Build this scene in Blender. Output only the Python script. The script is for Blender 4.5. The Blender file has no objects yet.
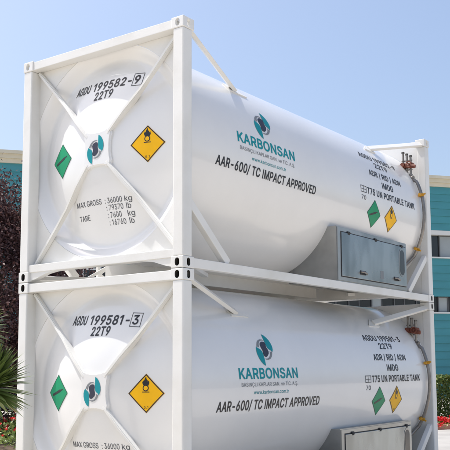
import bpy, bmesh, math, random
from mathutils import Vector, Matrix
R = math.radians
SC = bpy.context.scene
COL = SC.collection
random.seed(7)

# ------------------------------------------------------------------ camera, sky, sun, exposure
YAW, PIT, ROL = -0.5888, 0.1192, -0.0122
CAM = Vector((7.8852, -6.4592, 1.5774))
fw = Vector((math.sin(YAW)*math.cos(PIT), math.cos(YAW)*math.cos(PIT), math.sin(PIT)))
r0 = Vector((math.cos(YAW), -math.sin(YAW), 0)); u0 = r0.cross(fw)
rr = r0*math.cos(ROL)+u0*math.sin(ROL); uu = u0*math.cos(ROL)-r0*math.sin(ROL)
cd = bpy.data.cameras.new('camera'); cam = bpy.data.objects.new('camera', cd); COL.objects.link(cam)
cam.matrix_world = Matrix(((rr.x, uu.x, -fw.x, CAM.x), (rr.y, uu.y, -fw.y, CAM.y), (rr.z, uu.z, -fw.z, CAM.z), (0, 0, 0, 1)))
cd.sensor_width = 36; cd.lens = 860.6/450*36
cd.shift_x = -53.93/450; cd.shift_y = 41.97/450
cd.clip_start = .1; cd.clip_end = 3000
SC.camera = cam

SUN = Vector((-0.41, -0.138, 0.90)).normalized()      # direction towards the sun
sl = bpy.data.lights.new('sun', 'SUN'); so = bpy.data.objects.new('sun', sl); COL.objects.link(so)
sl.energy = 3.4; sl.angle = R(.53); sl.color = (1, .972, .935)
so.rotation_euler = (-SUN).to_track_quat('-Z', 'Y').to_euler()
so.location = (-8, -3, 20)
wd = bpy.data.worlds.new('World'); SC.world = wd; wd.use_nodes = True
nt = wd.node_tree
sky = nt.nodes.new('ShaderNodeTexSky'); sky.sky_type = 'NISHITA'; sky.sun_disc = False
sky.sun_elevation = math.asin(SUN.z); sky.sun_rotation = math.atan2(SUN.x, SUN.y)
sky.air_density = 1.0; sky.dust_density = 4.0; sky.ozone_density = 1.4
bgn = nt.nodes['Background']; bgn.inputs[1].default_value = .15
nt.links.new(sky.outputs[0], bgn.inputs[0])
SC.view_settings.view_transform = 'Standard'; SC.view_settings.look = 'None'
SC.view_settings.exposure = .55; SC.view_settings.gamma = 1
SC.view_settings.use_curve_mapping = False
SC.render.engine = 'CYCLES'
SC.cycles.use_denoising = True
SC.cycles.max_bounces = 8

# ------------------------------------------------------------------ materials
def lin(h):
    h = h.lstrip('#'); o = []
    for i in (0, 2, 4):
        c = int(h[i:i+2], 16)/255
        o.append(c/12.92 if c <= .04045 else ((c+.055)/1.055)**2.4)
    return tuple(o)

def mat(name, col, rough=.5, metal=0, spec=.5, coat=0, var=0, scale=3, bump=0, bscale=40, col2=None, detail=5, stretch=None, rvar=0):
    m = bpy.data.materials.new(name); m.use_nodes = True
    t = m.node_tree; b = t.nodes['Principled BSDF']
    b.inputs['Base Color'].default_value = (*col, 1)
    b.inputs['Roughness'].default_value = rough
    b.inputs['Metallic'].default_value = metal
    b.inputs['Specular IOR Level'].default_value = spec
    b.inputs['Coat Weight'].default_value = coat
    tc = t.nodes.new('ShaderNodeTexCoord')
    src = tc.outputs['Object']
    if stretch:
        mp = t.nodes.new('ShaderNodeMapping'); mp.inputs['Scale'].default_value = stretch
        t.links.new(src, mp.inputs[0]); src = mp.outputs[0]
    if var or col2:
        n = t.nodes.new('ShaderNodeTexNoise'); n.inputs['Scale'].default_value = scale; n.inputs['Detail'].default_value = detail
        t.links.new(src, n.inputs['Vector'])
        rp = t.nodes.new('ShaderNodeValToRGB')
        c2 = col2 if col2 else tuple(min(1, c*(1+var)) for c in col)
        c1 = col if col2 else tuple(c*(1-var) for c in col)
        rp.color_ramp.elements[0].position = .32 if not col2 else .25; rp.color_ramp.elements[1].position = .65 if not col2 else .55
        rp.color_ramp.elements[0].color = (*c1, 1); rp.color_ramp.elements[1].color = (*c2, 1)
        t.links.new(n.outputs[0], rp.inputs[0]); t.links.new(rp.outputs[0], b.inputs['Base Color'])
        if rvar:
            mr = t.nodes.new('ShaderNodeMapRange')
            mr.inputs['To Min'].default_value = rough-rvar; mr.inputs['To Max'].default_value = rough+rvar
            mr.inputs['From Min'].default_value = .3; mr.inputs['From Max'].default_value = .7
            t.links.new(n.outputs[0], mr.inputs[0]); t.links.new(mr.outputs[0], b.inputs['Roughness'])
    if bump:
        n2 = t.nodes.new('ShaderNodeTexNoise'); n2.inputs['Scale'].default_value = bscale; n2.inputs['Detail'].default_value = 4
        t.links.new(src, n2.inputs['Vector'])
        bp = t.nodes.new('ShaderNodeBump'); bp.inputs['Strength'].default_value = bump; bp.inputs['Distance'].default_value = .02
        t.links.new(n2.outputs[0], bp.inputs['Height']); t.links.new(bp.outputs[0], b.inputs['Normal'])
    return m

def leafmat(name, c1, c2, rough=.5, trans=.25):
    m = mat(name, c1, rough, var=.3, scale=2.5, col2=c2)
    t = m.node_tree; b = t.nodes['Principled BSDF']; out = t.nodes['Material Output']
    tr = t.nodes.new('ShaderNodeBsdfTranslucent'); mx = t.nodes.new('ShaderNodeMixShader'); mx.inputs[0].default_value = trans
    src = b.inputs['Base Color'].links[0].from_socket
    t.links.new(src, tr.inputs[0]); t.links.new(b.outputs[0], mx.inputs[1]); t.links.new(tr.outputs[0], mx.inputs[2])
    t.links.new(mx.outputs[0], out.inputs[0])
    return m

M = {}
M['tank'] = mat('tank_paint', (.735, .735, .728), .20, coat=.35, var=.03, scale=1.1, bump=.09, bscale=2.2)
M['frame'] = mat('frame_paint', (.66, .645, .60), .40, coat=.08, col2=(.735, .73, .705), scale=2.2, detail=9, rvar=.08, bump=.05, bscale=45)
M['pan'] = mat('dusty_underside_paint', (.56, .53, .47), .55, var=.12, scale=3)
M['hole'] = mat('painted_shade_hollow', (.05, .045, .04), .85)  # near-black stands in for the shade inside the casting holes
M['black'] = mat('black_vinyl', (.018, .019, .024), .38, spec=.4)
M['grey_text'] = mat('grey_vinyl', (.10, .105, .115), .55, spec=.25)
M['teal'] = mat('teal_vinyl', (.0, .25, .29), .5, spec=.3)
M['grey'] = mat('grey_logo_vinyl', (.20, .215, .23), .5, spec=.3)
M['navy'] = mat('charcoal_logo_vinyl', (.035, .04, .065), .5, spec=.3)
M['green'] = mat('green_label', (.0, .26, .115), .4, spec=.3, var=.06, scale=6)
M['yellow'] = mat('yellow_label', (.88, .47, .006), .45, spec=.25, var=.05, scale=6)
M['alu'] = mat('aluminium_sheet', (.36, .365, .36), .32, metal=.85, var=.16, scale=3, detail=3, rvar=.06)
M['alu_door'] = mat('aluminium_door', (.30, .325, .335), .26, metal=.9, var=.30, scale=2.6, detail=2, rvar=.06, stretch=(1, 1, .45))
M['seal_and_shade'] = mat('dark_seal_and_handle_shade', (.02, .02, .022), .6)
M['steel'] = mat('stainless_pipe', (.27, .25, .23), .42, metal=.8, var=.2, scale=12)
M['rust'] = mat('red_brown_clamp', (.16, .045, .025), .6, var=.25, scale=20)
M['brass'] = mat('yellow_clip', (.52, .26, .012), .5, var=.1, scale=20)
M['teal_clad'] = mat('teal_cladding', (.05, .245, .285), .55, var=.07, scale=.7, stretch=(1, 1, 4))
M['cream'] = mat('cream_render', (.60, .56, .45), .8, var=.06, scale=1.5)
M['glass_dark'] = mat('dark_glass', (.02, .022, .025), .12, spec=.6)
M['glass_pale'] = mat('pale_window_glass', (.33, .36, .37), .15, spec=.6, var=.1, scale=.8)
M['frame_dark'] = mat('window_frame', (.10, .105, .11), .5)
M['mullion'] = mat('window_metal', (.62, .63, .62), .5)
M['concrete'] = mat('pale_concrete', (.49, .45, .385), .85, var=.1, scale=.6, bump=.25, bscale=30, detail=9)
M['soil'] = mat('bare_soil', (.10, .07, .045), .95, var=.3, scale=4, bump=.5, bscale=20)
M['kerbm'] = mat('terracotta_kerb', (.42, .19, .13), .8, var=.15, scale=5, bump=.2, bscale=40)
M['bark'] = mat('grey_brown_bark', (.09, .065, .05), .9, var=.35, scale=9, bump=.6, bscale=25, stretch=(1, 1, .3))
M['purple_a'] = leafmat('dark_purple_leaf', (.022, .009, .012), (.065, .026, .027), .6, .15)
M['purple_b'] = leafmat('red_purple_leaf', (.075, .028, .03), (.14, .07, .062), .55, .22)
M['hedge_a'] = leafmat('hedge_leaf', (.035, .075, .015), (.09, .15, .03), .45, .25)
M['hedge_b'] = leafmat('hedge_young_leaf', (.13, .18, .035), (.20, .23, .06), .45, .3)
M['yucca'] = leafmat('yucca_blade', (.075, .125, .03), (.17, .225, .06), .38, .12)
M['yucca_dry'] = leafmat('dry_yucca_blade', (.22, .17, .09), (.30, .25, .14), .6, .1)
M['bed_leaf'] = leafmat('flower_bed_leaf', (.07, .13, .025), (.19, .25, .06), .5, .25)
M['petal'] = leafmat('red_petal', (.50, .012, .012), (.72, .03, .03), .5, .2)

# ------------------------------------------------------------------ mesh helpers
def link(name, bm_or_me, mats, parent=None, smooth=None):
    if isinstance(bm_or_me, bmesh.types.BMesh):
        me = bpy.data.meshes.new(name); bm_or_me.normal_update(); bm_or_me.to_mesh(me); bm_or_me.free()
    else:
        me = bm_or_me
    for m in (mats if isinstance(mats, (list, tuple)) else [mats]): me.materials.append(m)
    if smooth is not None:
        me.polygons.foreach_set('use_smooth', [True]*len(me.polygons))
        me.set_sharp_from_angle(angle=R(smooth))
    o = bpy.data.objects.new(name, me); COL.objects.link(o)
    if smooth is not None:
        md = o.modifiers.new('weighted_normals', 'WEIGHTED_NORMAL'); md.keep_sharp = True; md.weight = 100
    if parent: o.parent = parent
    return o

def tag(o, label=None, cat=None, group=None, kind=None):
    if label: o['label'] = label
    if cat: o['category'] = cat
    if group: o['group'] = group
    if kind: o['kind'] = kind
    return o

def empty(name, loc=(0, 0, 0)):
    o = bpy.data.objects.new(name, None); COL.objects.link(o); o.location = loc; o.empty_display_size = .3
    return o

def box(bm, a, b, mi=0, bevel=0, seg=2, mtx=None):
    vs = [bm.verts.new((x, y, z)) for x in (a[0], b[0]) for y in (a[1], b[1]) for z in (a[2], b[2])]
    fs = [(0, 1, 3, 2), (4, 6, 7, 5), (0, 4, 5, 1), (2, 3, 7, 6), (0, 2, 6, 4), (1, 5, 7, 3)]
    F = [bm.faces.new([vs[i] for i in f]) for f in fs]
    for f in F: f.material_index = mi
    if bevel:
        es = list({e for f in F for e in f.edges})
        r_ = bmesh.ops.bevel(bm, geom=es, offset=bevel, segments=seg, profile=.5, affect='EDGES')
        vs = list({v for f in r_['faces'] for v in f.verts} | {v for v in vs if v.is_valid})
        for f in {f for v in vs for f in v.link_faces}: f.material_index = mi
    if mtx: bmesh.ops.transform(bm, matrix=mtx, verts=vs)
    return vs

def bar(bm, p, q, w, h, up=(0, 0, 1), bevel=.006, mi=0):
    """rectangular bar from p to q, width w across, h along up"""
    p, q = Vector(p), Vector(q); d = q-p; L = d.length; d.normalize()
    s = d.cross(Vector(up)).normalized(); t = s.cross(d)
    mx = Matrix(((d.x, s.x, t.x, p.x), (d.y, s.y, t.y, p.y), (d.z, s.z, t.z, p.z), (0, 0, 0, 1)))
    box(bm, (0, -w/2, -h/2), (L, w/2, h/2), mi, bevel, 2, mx)

def tube(bm, pts, rad, n=10, mi=0, cap=True):
    pts = [Vector(p) for p in pts]; rings = []
    rads = rad if isinstance(rad, (list, tuple)) else [rad]*len(pts)
    nrm = None
    for i, p in enumerate(pts):
        d = (pts[min(i+1, len(pts)-1)]-pts[max(i-1, 0)]).normalized()
        if nrm is None:
            nrm = d.orthogonal().normalized()
        nrm = (nrm-d*nrm.dot(d)).normalized(); b = d.cross(nrm)
        rings.append([bm.verts.new(p+(nrm*math.cos(2*math.pi*k/n)+b*math.sin(2*math.pi*k/n))*rads[i]) for k in range(n)])
    for a, b in zip(rings, rings[1:]):
        for k in range(n):
            bm.faces.new((a[k], a[(k+1) % n], b[(k+1) % n], b[k])).material_index = mi
    if cap:
        bm.faces.new(rings[0][::-1]).material_index = mi; bm.faces.new(rings[-1]).material_index = mi

def prism(bm, poly, frame, t0, t1, mi=0):
    """poly in (a,b); frame(a,b,t)->Vector"""
    A = [bm.verts.new(frame(a, b, t0)) for a, b in poly]; B = [bm.verts.new(frame(a, b, t1)) for a, b in poly]
    bm.faces.new(A[::-1]).material_index = mi; bm.faces.new(B).material_index = mi
    n = len(poly)
    for i in range(n): bm.faces.new((A[i], A[(i+1) % n], B[(i+1) % n], B[i])).material_index = mi
    bmesh.ops.recalc_face_normals(bm, faces=bm.faces[:])

# ------------------------------------------------------------------ ground
bm = bmesh.new()
g = bmesh.ops.create_grid(bm, x_segments=40, y_segments=40, size=700)
tag(link('ground', bm, M['concrete']), 'pale sunlit concrete yard', None, None, 'structure')

# ------------------------------------------------------------------ the building behind
B1 = Vector((-25.07, 19.28, 0)); B2 = Vector((-10.10, 37.60, 0))
bd = (B2-B1).normalized(); bn = Vector((bd.y, -bd.x, 0))        # bn faces the camera
BL0, BL1 = -14.0, 46.0
def bpt(s, out, z): return B1+bd*s+bn*out+Vector((0, 0, z))
bld = empty('factory_building', bpt(16, -8, 0))
tag(bld, 'long teal clad building with cream cornice and dark window bands behind the tanks', 'building')
def bl(p): return p-bld.location
def bbox(bm, s0, s1, o0, o1, z0, z1, mi=0):
    vs = box(bm, (s0, o0, z0), (s1, o1, z1), mi)
    for v in vs: v.co = bl(bpt(v.co.x, v.co.y, v.co.z))
BANDS = [(7.55, 8.78), (4.55, 5.42)]
bm = bmesh.new()
bbox(bm, BL0, BL1, -16, -.25, 0, 11.4)
bmesh.ops.recalc_face_normals(bm, faces=bm.faces[:])
link('wall', bm, M['glass_dark'], bld)
# lap cladding: each course tilts out at its foot
bm = bmesh.new()
zs = [(0, 4.55), (5.42, 7.55), (9.02, 11.45)]
for z0, z1 in zs:
    n = max(1, round((z1-z0)/.40)); h = (z1-z0)/n
    for i in range(n):
        a, b = z0+i*h, z0+(i+1)*h
        s = BL0
        while s < BL1:
            e = min(s+6, BL1)
            q = [bm.verts.new(bl(bpt(*p))) for p in ((s, .05, a), (e-.012, .05, a), (e-.012, .012, b), (s, .012, b))]
            bm.faces.new(q)
            q2 = [bm.verts.new(bl(bpt(*p))) for p in ((s, .012, a), (e-.012, .012, a), (e-.012, .05, a), (s, .05, a))]
            bm.faces.new(q2); s = e
    bbox(bm, BL0, BL1, -.25, .008, z0, z1)
link('cladding', bm, M['teal_clad'], bld)
bm = bmesh.new()
for (o, z0, z1) in ((.10, 11.45, 11.66), (.20, 11.66, 11.86), (.32, 11.86, 12.02)):
    bbox(bm, BL0-.3, BL1+.3, -16, o, z0, z1)
bmesh.ops.recalc_face_normals(bm, faces=bm.faces[:])
link('cornice', bm, M['cream'], bld)
bm = bmesh.new()
bbox(bm, BL0, BL1, -.25, .07, 8.78, 9.02)
for z0, z1 in BANDS: bbox(bm, BL0, BL1, -.2, .09, z0-.06, z0+.02)
bmesh.ops.recalc_face_normals(bm, faces=bm.faces[:])
link('window_sill', bm, M['mullion'], bld)
for (z0, z1), s0, pw, pitch in zip(BANDS, (22.98, 22.80), (.92, .52), (1.55, 1.30)):
    s = s0-pitch*int((s0-BL0-.5)/pitch)
    while s < BL1-1.6 and s < s0+pitch*9:
        bm = bmesh.new(); e = s+pw
        bbox(bm, s-.05, s, -.24, -.16, z0+.02, z1); bbox(bm, e, e+.05, -.24, -.16, z0+.02, z1)
        bbox(bm, s, e, -.24, -.17, z1-.05, z1); bbox(bm, s, e, -.24, -.17, z0+.02, z0+.07)
        bmesh.ops.recalc_face_normals(bm, faces=bm.faces[:])
        fr = link('window', bm, M['frame_dark'], bld)
        bm = bmesh.new(); bbox(bm, s, e, -.24, -.21, z0+.07, z1-.05)
        bmesh.ops.recalc_face_normals(bm, faces=bm.faces[:])
        link('pane', bm, M['glass_pale' if round((s-s0)/pitch) % 3 == 0 else 'glass_dark'], fr)
        s += pitch

# tall staircase window standing proud of the cladding
bm = bmesh.new(); S0, S1, Z0, Z1 = 2.2, 5.6, 5.46, 7.5
for q in range(5): x = S0+(S1-S0-.07)*q/4; bbox(bm, x, x+.07, .055, .12, Z0, Z1)
for q in range(3): z = Z0+(Z1-Z0-.07)*q/2; bbox(bm, S0+.072, S1-.072, .058, .115, z, z+.07)
bmesh.ops.recalc_face_normals(bm, faces=bm.faces[:]); fr = link('window', bm, M['mullion'], bld)
bm = bmesh.new(); bbox(bm, S0, S1, .01, .07, Z0+.01, Z1-.01); bmesh.ops.recalc_face_normals(bm, faces=bm.faces[:]); link('pane', bm, M['glass_dark'], fr)

# ------------------------------------------------------------------ tank container
W, L, H = 2.438, 6.058, 2.591
XC, ZC, RT = W/2, 1.38, 1.19
CD = 2.5
def dome(r): return .03+CD-math.sqrt(CD*CD-r*r)
def domexz(x, z): return dome(min(.95, math.hypot(x-XC, z-ZC)))
def F_front(x, z, off=.003): return Vector((x, domexz(x, z)-off, z))
def F_side(y, s, off=.003):            # y along the tank, s = arc height in metres above the equator
    t = s/RT; rad = RT+off
    return Vector((XC+rad*math.cos(t), y, ZC+rad*math.sin(t)))
D2S = RT*math.pi/180                   # degrees -> arc metres

GLYPHS = {
' ':(194,[]),
'.':(194,['84 -6 106 -7 118 -1 134 11 141 22 145 42 141 62 123 82 114 87 94 91 78 87 59 74 49 58 47 50 47 30 55 14 70 -1']),
'/':(255,['13 -78 70 -79 74 -76 231 502 239 534 234 537 178 537 175 534 17 -50 11 -74']),
'0':(459,['192 -6 202 -9 250 -9 278 -3 306 9 338 33 363 62 378 88 387 110 401 162 407 206 409 258 403 334 387 398 363 446 334 479 306 499 282 511 242 519 214 519 186 515 166 509 146 499 126 485 106 465 93 450 81 430 65 394 51 338 47 310 45 286 47 198 49 194 55 150 71 98 91 62 103 46 126 23 170 -1','214 53 190 61 166 75 146 100 133 126 121 162 115 198 115 214 113 218 113 290 115 294 119 338 125 362 149 414 170 437 182 445 202 453 218 457 234 457 254 453 276 442 286 435 305 414 321 386 333 342 335 322 337 318 339 286 341 282 341 226 337 190 327 142 319 122 301 90 282 71 266 61 238 53']),
'1':(349,['172 -2 234 -3 239 2 239 510 234 513 158 513 46 431 43 426 43 358 46 355 165 442 168 442 169 438 169 2']),
'3':(459,['172 -6 190 -9 246 -9 270 -5 306 7 331 22 361 50 371 62 385 86 395 118 397 142 395 170 385 206 361 242 334 265 306 281 290 287 270 291 229 294 373 458 375 462 374 511 70 513 67 510 67 454 70 449 278 449 283 446 155 302 155 250 158 245 222 245 262 237 282 227 299 214 313 194 321 178 325 162 325 126 318 104 309 90 294 75 262 59 226 53 202 53 182 57 158 65 138 79 125 94 117 110 110 135 46 135 41 130 47 94 69 54 93 30 114 15 150 -1']),
'5':(459,['184 -6 194 -9 242 -9 266 -5 298 7 331 26 358 53 383 94 393 134 395 166 393 170 391 202 385 226 369 258 346 289 314 315 294 325 258 335 218 337 178 329 154 319 142 309 140 310 139 322 153 446 158 449 366 449 369 454 369 510 366 513 98 513 93 510 73 326 67 286 66 252 70 249 126 243 166 265 194 273 218 275 254 269 278 257 305 230 313 218 325 174 325 150 321 130 305 94 282 71 246 55 230 53 206 53 170 65 148 82 135 98 129 110 127 126 122 133 58 131 59 110 65 86 75 66 90 45 126 15 154 1']),
'6':(459,['192 -6 206 -9 254 -9 274 -5 314 13 337 30 359 54 379 90 387 110 393 158 391 186 383 218 374 240 363 258 335 286 298 307 258 317 218 317 185 306 319 498 325 510 322 513 254 513 249 510 102 292 77 242 65 202 61 178 61 142 71 94 83 70 103 42 126 21 162 1','206 53 186 59 166 71 151 86 141 102 135 114 129 138 129 178 135 202 141 214 154 232 174 249 190 257 206 261 226 263 246 261 262 257 278 249 296 234 303 226 313 210 321 190 325 170 325 146 317 114 309 98 301 86 286 71 262 57 246 53 218 51']),
'7':(459,['97 -2 167 -2 394 448 394 511 62 513 59 510 59 454 62 449 314 449 319 446 99 10 95 2']),
'9':(459,['129 -2 198 -3 205 2 339 198 362 240 383 286 391 322 393 346 391 378 381 414 370 436 349 466 330 485 292 506 266 515 238 519 214 519 186 515 162 507 136 494 122 485 95 458 83 438 67 402 61 370 61 334 67 298 79 270 102 237 130 215 158 201 178 195 238 193 258 199 263 198 135 14 127 2','202 249 190 253 170 263 147 286 141 298 135 310 129 338 129 366 133 386 145 414 151 422 166 437 178 445 202 455 214 457 238 457 258 453 290 435 305 418 313 402 318 392 325 362 325 338 321 322 305 286 290 269 280 262 262 253 242 247 214 247']),
':':(194,['84 -6 106 -7 118 -1 134 11 141 22 145 42 141 62 123 82 114 87 94 91 78 87 59 74 49 58 47 50 47 30 55 14 70 -1','80 270 106 269 120 274 137 290 143 302 145 318 139 338 127 354 114 363 102 365 78 363 59 350 49 334 47 326 47 306 51 298 57 286 65 278']),
'A':(486,['16 -2 87 -2 138 139 342 139 393 -2 463 -2 465 6 455 34 278 511 202 513 198 508 17 14 13 2','162 204 161 206 203 326 238 444 283 302 289 290 318 204']),
'B':(462,['60 -2 270 -3 302 1 342 13 366 27 395 54 403 66 413 86 421 118 421 154 413 190 405 206 386 231 354 255 324 266 358 283 381 306 389 318 397 334 401 358 399 402 397 414 382 447 362 471 330 495 294 507 246 513 62 513 57 510 57 2','130 61 130 228 246 229 250 227 282 225 310 213 326 200 345 174 353 146 351 118 347 106 338 93 318 75 294 65 270 61','130 289 130 448 250 449 254 447 274 445 298 437 319 418 329 398 333 378 333 362 327 338 317 322 298 305 274 293 254 289']),
'C':(516,['224 -6 238 -9 290 -9 318 -5 354 7 390 25 417 46 441 74 461 106 475 150 474 160 470 163 408 162 403 154 398 136 382 109 366 91 348 78 322 65 302 59 286 57 246 57 206 69 182 81 166 93 141 122 125 154 111 198 107 230 107 278 113 318 127 362 141 386 169 418 198 437 230 449 258 453 278 453 316 446 346 433 362 421 381 402 398 372 403 354 408 346 470 345 474 348 475 358 467 386 447 426 429 450 410 469 386 487 350 505 306 517 250 519 202 511 174 501 146 485 122 467 101 446 73 406 53 362 41 310 37 270 39 210 53 146 71 106 101 62 130 35 150 21 178 7 206 -3']),
'D':(508,['60 -2 234 -3 294 5 322 13 354 29 378 45 407 74 425 98 437 118 449 146 459 182 465 234 465 274 459 330 445 374 425 414 399 446 358 479 322 497 262 511 62 513 57 510 57 2','130 61 129 446 134 449 234 449 238 447 266 445 294 437 326 421 355 394 369 374 385 338 393 302 397 254 395 250 393 206 389 186 377 150 357 118 334 95 290 71 270 65 242 61']),
'E':(425,['60 -2 374 -3 378 0 379 58 374 61 129 62 129 226 354 227 359 230 359 286 354 289 130 289 129 446 134 449 370 449 375 454 374 511 62 513 57 510 57 2']),
'G':(526,['224 -6 238 -9 294 -9 342 1 382 19 415 42 441 70 455 90 467 114 475 142 481 186 481 254 478 259 286 259 282 256 281 202 284 198 406 197 411 194 411 178 406 156 399 138 385 110 370 93 346 75 326 65 306 59 290 57 246 57 214 65 190 77 174 87 151 110 139 126 121 162 111 198 107 230 107 282 111 310 117 334 129 366 149 398 169 418 202 439 230 449 254 453 278 453 282 451 306 449 350 429 362 419 381 398 406 349 410 347 470 347 477 350 471 378 462 400 430 449 406 471 380 490 354 503 314 515 290 517 286 519 246 519 242 517 218 515 178 503 142 483 126 471 97 442 79 418 59 378 43 326 37 270 39 210 43 182 53 146 75 98 98 67 127 38 146 23 182 5']),
'I':(196,['64 -2 126 -3 131 2 131 510 126 513 66 513 61 510 61 2']),
'K':(473,['60 -2 127 -2 129 166 198 240 370 -1 446 -3 450 0 449 6 259 270 247 290 435 490 449 506 450 511 362 511 166 299 130 255 127 262 129 510 126 513 58 511 57 2']),
'L':(399,['60 -2 362 -3 365 2 365 58 362 61 129 62 129 510 126 513 62 513 57 510 57 2']),
'M':(634,['60 -2 122 -3 125 2 125 378 123 398 126 408 171 278 283 2 286 -3 342 -3 347 2 455 278 502 412 501 2 506 -3 566 -3 570 0 570 511 478 513 473 510 349 190 314 84 283 182 155 510 150 513 58 511 57 2']),
'N':(529,['60 -2 126 -3 129 2 129 294 127 358 125 366 124 414 126 415 183 314 385 -2 462 -3 466 0 466 511 402 513 397 510 398 96 363 158 139 510 134 513 58 511 57 2']),
'O':(539,['224 -6 238 -9 294 -9 318 -5 354 7 398 31 438 69 463 106 481 146 491 186 493 210 495 214 497 254 495 294 489 334 481 362 459 410 430 449 410 469 394 481 350 505 314 515 290 517 286 519 250 519 202 511 174 501 146 485 122 467 102 447 73 406 53 362 41 310 37 270 39 210 53 146 71 106 99 66 130 35 150 21 178 7 206 -3','246 57 214 65 182 81 141 122 127 146 111 198 107 230 107 278 111 310 121 346 129 366 153 402 178 425 206 441 230 449 274 453 318 445 348 430 362 421 381 402 393 386 406 364 421 318 427 282 427 226 417 174 403 142 383 110 362 89 342 75 306 61 286 57']),
'P':(451,['60 -2 127 -2 129 182 254 183 286 187 314 195 338 207 362 225 387 254 401 282 409 310 413 346 409 386 401 414 387 442 367 466 346 483 306 503 262 511 62 513 57 510 57 2','130 245 130 448 246 449 266 447 294 437 319 418 329 402 339 378 341 366 341 330 337 310 327 290 323 282 310 269 282 253 246 245']),
'R':(455,['60 -2 126 -3 129 2 130 195 244 194 350 0 354 -3 426 -3 430 0 426 12 319 206 350 223 366 235 389 262 407 302 413 350 411 382 407 402 387 446 370 467 334 493 294 507 238 513 62 513 57 510 57 2','130 260 130 448 250 449 254 447 266 447 298 437 310 429 325 414 333 402 339 382 341 370 341 334 337 314 331 302 326 293 310 277 290 267 258 259']),
'S':(453,['192 -10 258 -11 282 -7 314 3 344 18 355 26 389 62 407 98 411 118 411 154 405 186 397 202 385 218 359 242 310 269 214 295 166 313 142 327 131 338 121 354 119 366 121 398 135 422 146 433 166 445 178 449 194 453 226 457 266 451 298 437 319 418 331 394 333 378 338 375 398 375 405 378 403 398 391 434 381 450 363 470 342 487 314 503 262 517 214 519 210 517 182 515 150 507 118 491 85 466 75 454 59 426 49 390 49 362 55 330 71 302 94 279 130 255 154 245 296 202 322 185 333 174 338 164 343 150 343 130 333 102 321 86 302 71 286 63 270 57 242 53 206 53 182 57 154 67 134 81 119 98 113 110 106 139 38 141 35 138 35 130 43 94 59 62 82 35 102 19 134 3 150 -3']),
'T':(455,['193 -2 258 -3 261 2 261 446 266 449 418 449 421 454 421 510 418 513 34 513 29 510 29 454 32 450 186 449 191 446 191 2']),
'U':(523,['236 -10 282 -11 298 -9 326 -3 368 14 398 35 422 59 435 78 446 100 459 142 461 170 461 510 458 513 394 513 391 510 391 182 389 158 382 132 366 101 346 81 318 65 298 59 270 55 230 57 206 63 186 73 161 90 151 102 135 130 127 166 127 510 122 513 62 513 57 510 57 162 59 142 67 110 83 78 99 54 130 27 154 11 178 1 222 -9']),
'X':(480,['17 -2 90 -3 94 -1 187 130 238 212 287 130 381 -2 454 -3 458 0 459 2 443 26 281 262 289 278 443 498 449 510 446 513 374 513 371 510 271 366 238 308 205 366 106 511 30 513 27 510 27 506 35 494 191 270 195 258 21 10 15 2']),
'a':(395,['136 -10 182 -11 218 -1 238 9 249 18 274 48 275 2 278 -3 338 -3 341 2 341 254 335 298 319 334 303 350 282 367 254 379 202 387 170 387 110 371 89 358 65 338 45 310 39 294 39 290 42 287 98 271 106 277 122 301 156 322 174 327 214 327 226 325 250 313 263 298 269 286 273 258 262 237 230 229 126 215 94 205 65 190 46 171 35 150 27 122 27 94 31 74 39 54 55 30 82 7 110 -5','154 49 130 55 107 70 97 90 95 98 97 122 103 134 126 153 138 157 174 165 234 173 254 177 270 183 272 182 273 130 266 104 255 86 238 69 214 55 186 49']),
'b':(430,['216 -10 258 -9 296 2 314 13 338 33 350 45 370 76 383 110 393 162 393 218 383 270 363 314 350 331 326 355 314 365 294 375 262 385 250 387 206 387 170 377 149 362 133 346 118 324 117 510 114 513 54 513 51 506 51 2 54 -3 112 -2 115 2 115 50 118 55 135 30 146 19 170 1 202 -9','194 53 170 63 154 75 141 90 133 106 125 126 117 162 117 218 129 266 143 290 162 309 176 318 198 325 234 327 266 317 278 309 291 298 305 278 313 262 323 226 323 210 325 206 323 154 318 132 307 102 286 75 268 62 250 53 238 51']),
'c':(402,['184 -10 226 -11 258 -5 306 17 341 50 354 72 365 98 365 102 358 107 306 119 298 112 289 90 270 69 242 55 206 49 178 53 154 63 133 82 121 98 111 118 101 154 99 178 101 218 105 238 121 278 133 294 156 314 172 322 190 327 214 327 240 322 266 309 279 298 289 286 302 259 363 274 363 286 355 306 335 334 318 351 278 375 234 387 182 387 162 383 142 377 120 366 94 347 65 314 51 286 39 254 33 222 31 174 33 170 35 142 43 106 63 66 75 50 102 23 114 15 146 -1']),
'e':(410,['188 -10 246 -9 278 -1 302 9 325 26 345 46 358 64 369 90 366 95 306 107 293 86 266 61 234 51 202 49 178 53 150 65 123 90 113 106 105 130 101 150 99 162 102 167 370 167 375 170 371 246 355 298 343 318 322 343 294 365 258 381 230 387 182 387 162 383 142 377 114 363 97 350 78 331 53 294 35 242 31 210 31 162 33 158 35 138 43 106 63 66 75 50 102 23 114 15 158 -5','102 225 101 234 105 254 125 290 138 303 160 318 194 327 230 325 242 321 270 305 283 290 295 270 305 234 304 226 302 225']),
'g':(431,['164 -150 182 -153 234 -153 286 -141 326 -119 351 -94 367 -66 375 -30 375 378 372 382 313 382 311 378 310 324 282 357 258 375 238 383 222 387 174 387 142 379 130 375 110 363 78 335 63 314 43 274 35 246 31 214 31 166 33 162 35 138 51 90 75 54 86 43 114 23 150 7 170 3 218 3 246 9 266 19 294 45 305 62 308 62 309 -2 306 -32 301 -46 291 -62 274 -77 262 -83 250 -89 230 -93 186 -93 166 -89 154 -85 134 -73 102 -37 51 -66 51 -74 59 -90 90 -121 102 -129 138 -145','178 65 158 71 138 85 123 102 117 114 105 142 101 158 99 182 101 226 107 250 119 278 127 290 146 309 160 318 182 325 218 327 242 321 258 313 272 302 285 286 298 260 305 238 309 214 309 170 303 138 295 118 281 94 270 83 262 77 234 65 222 63']),
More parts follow.
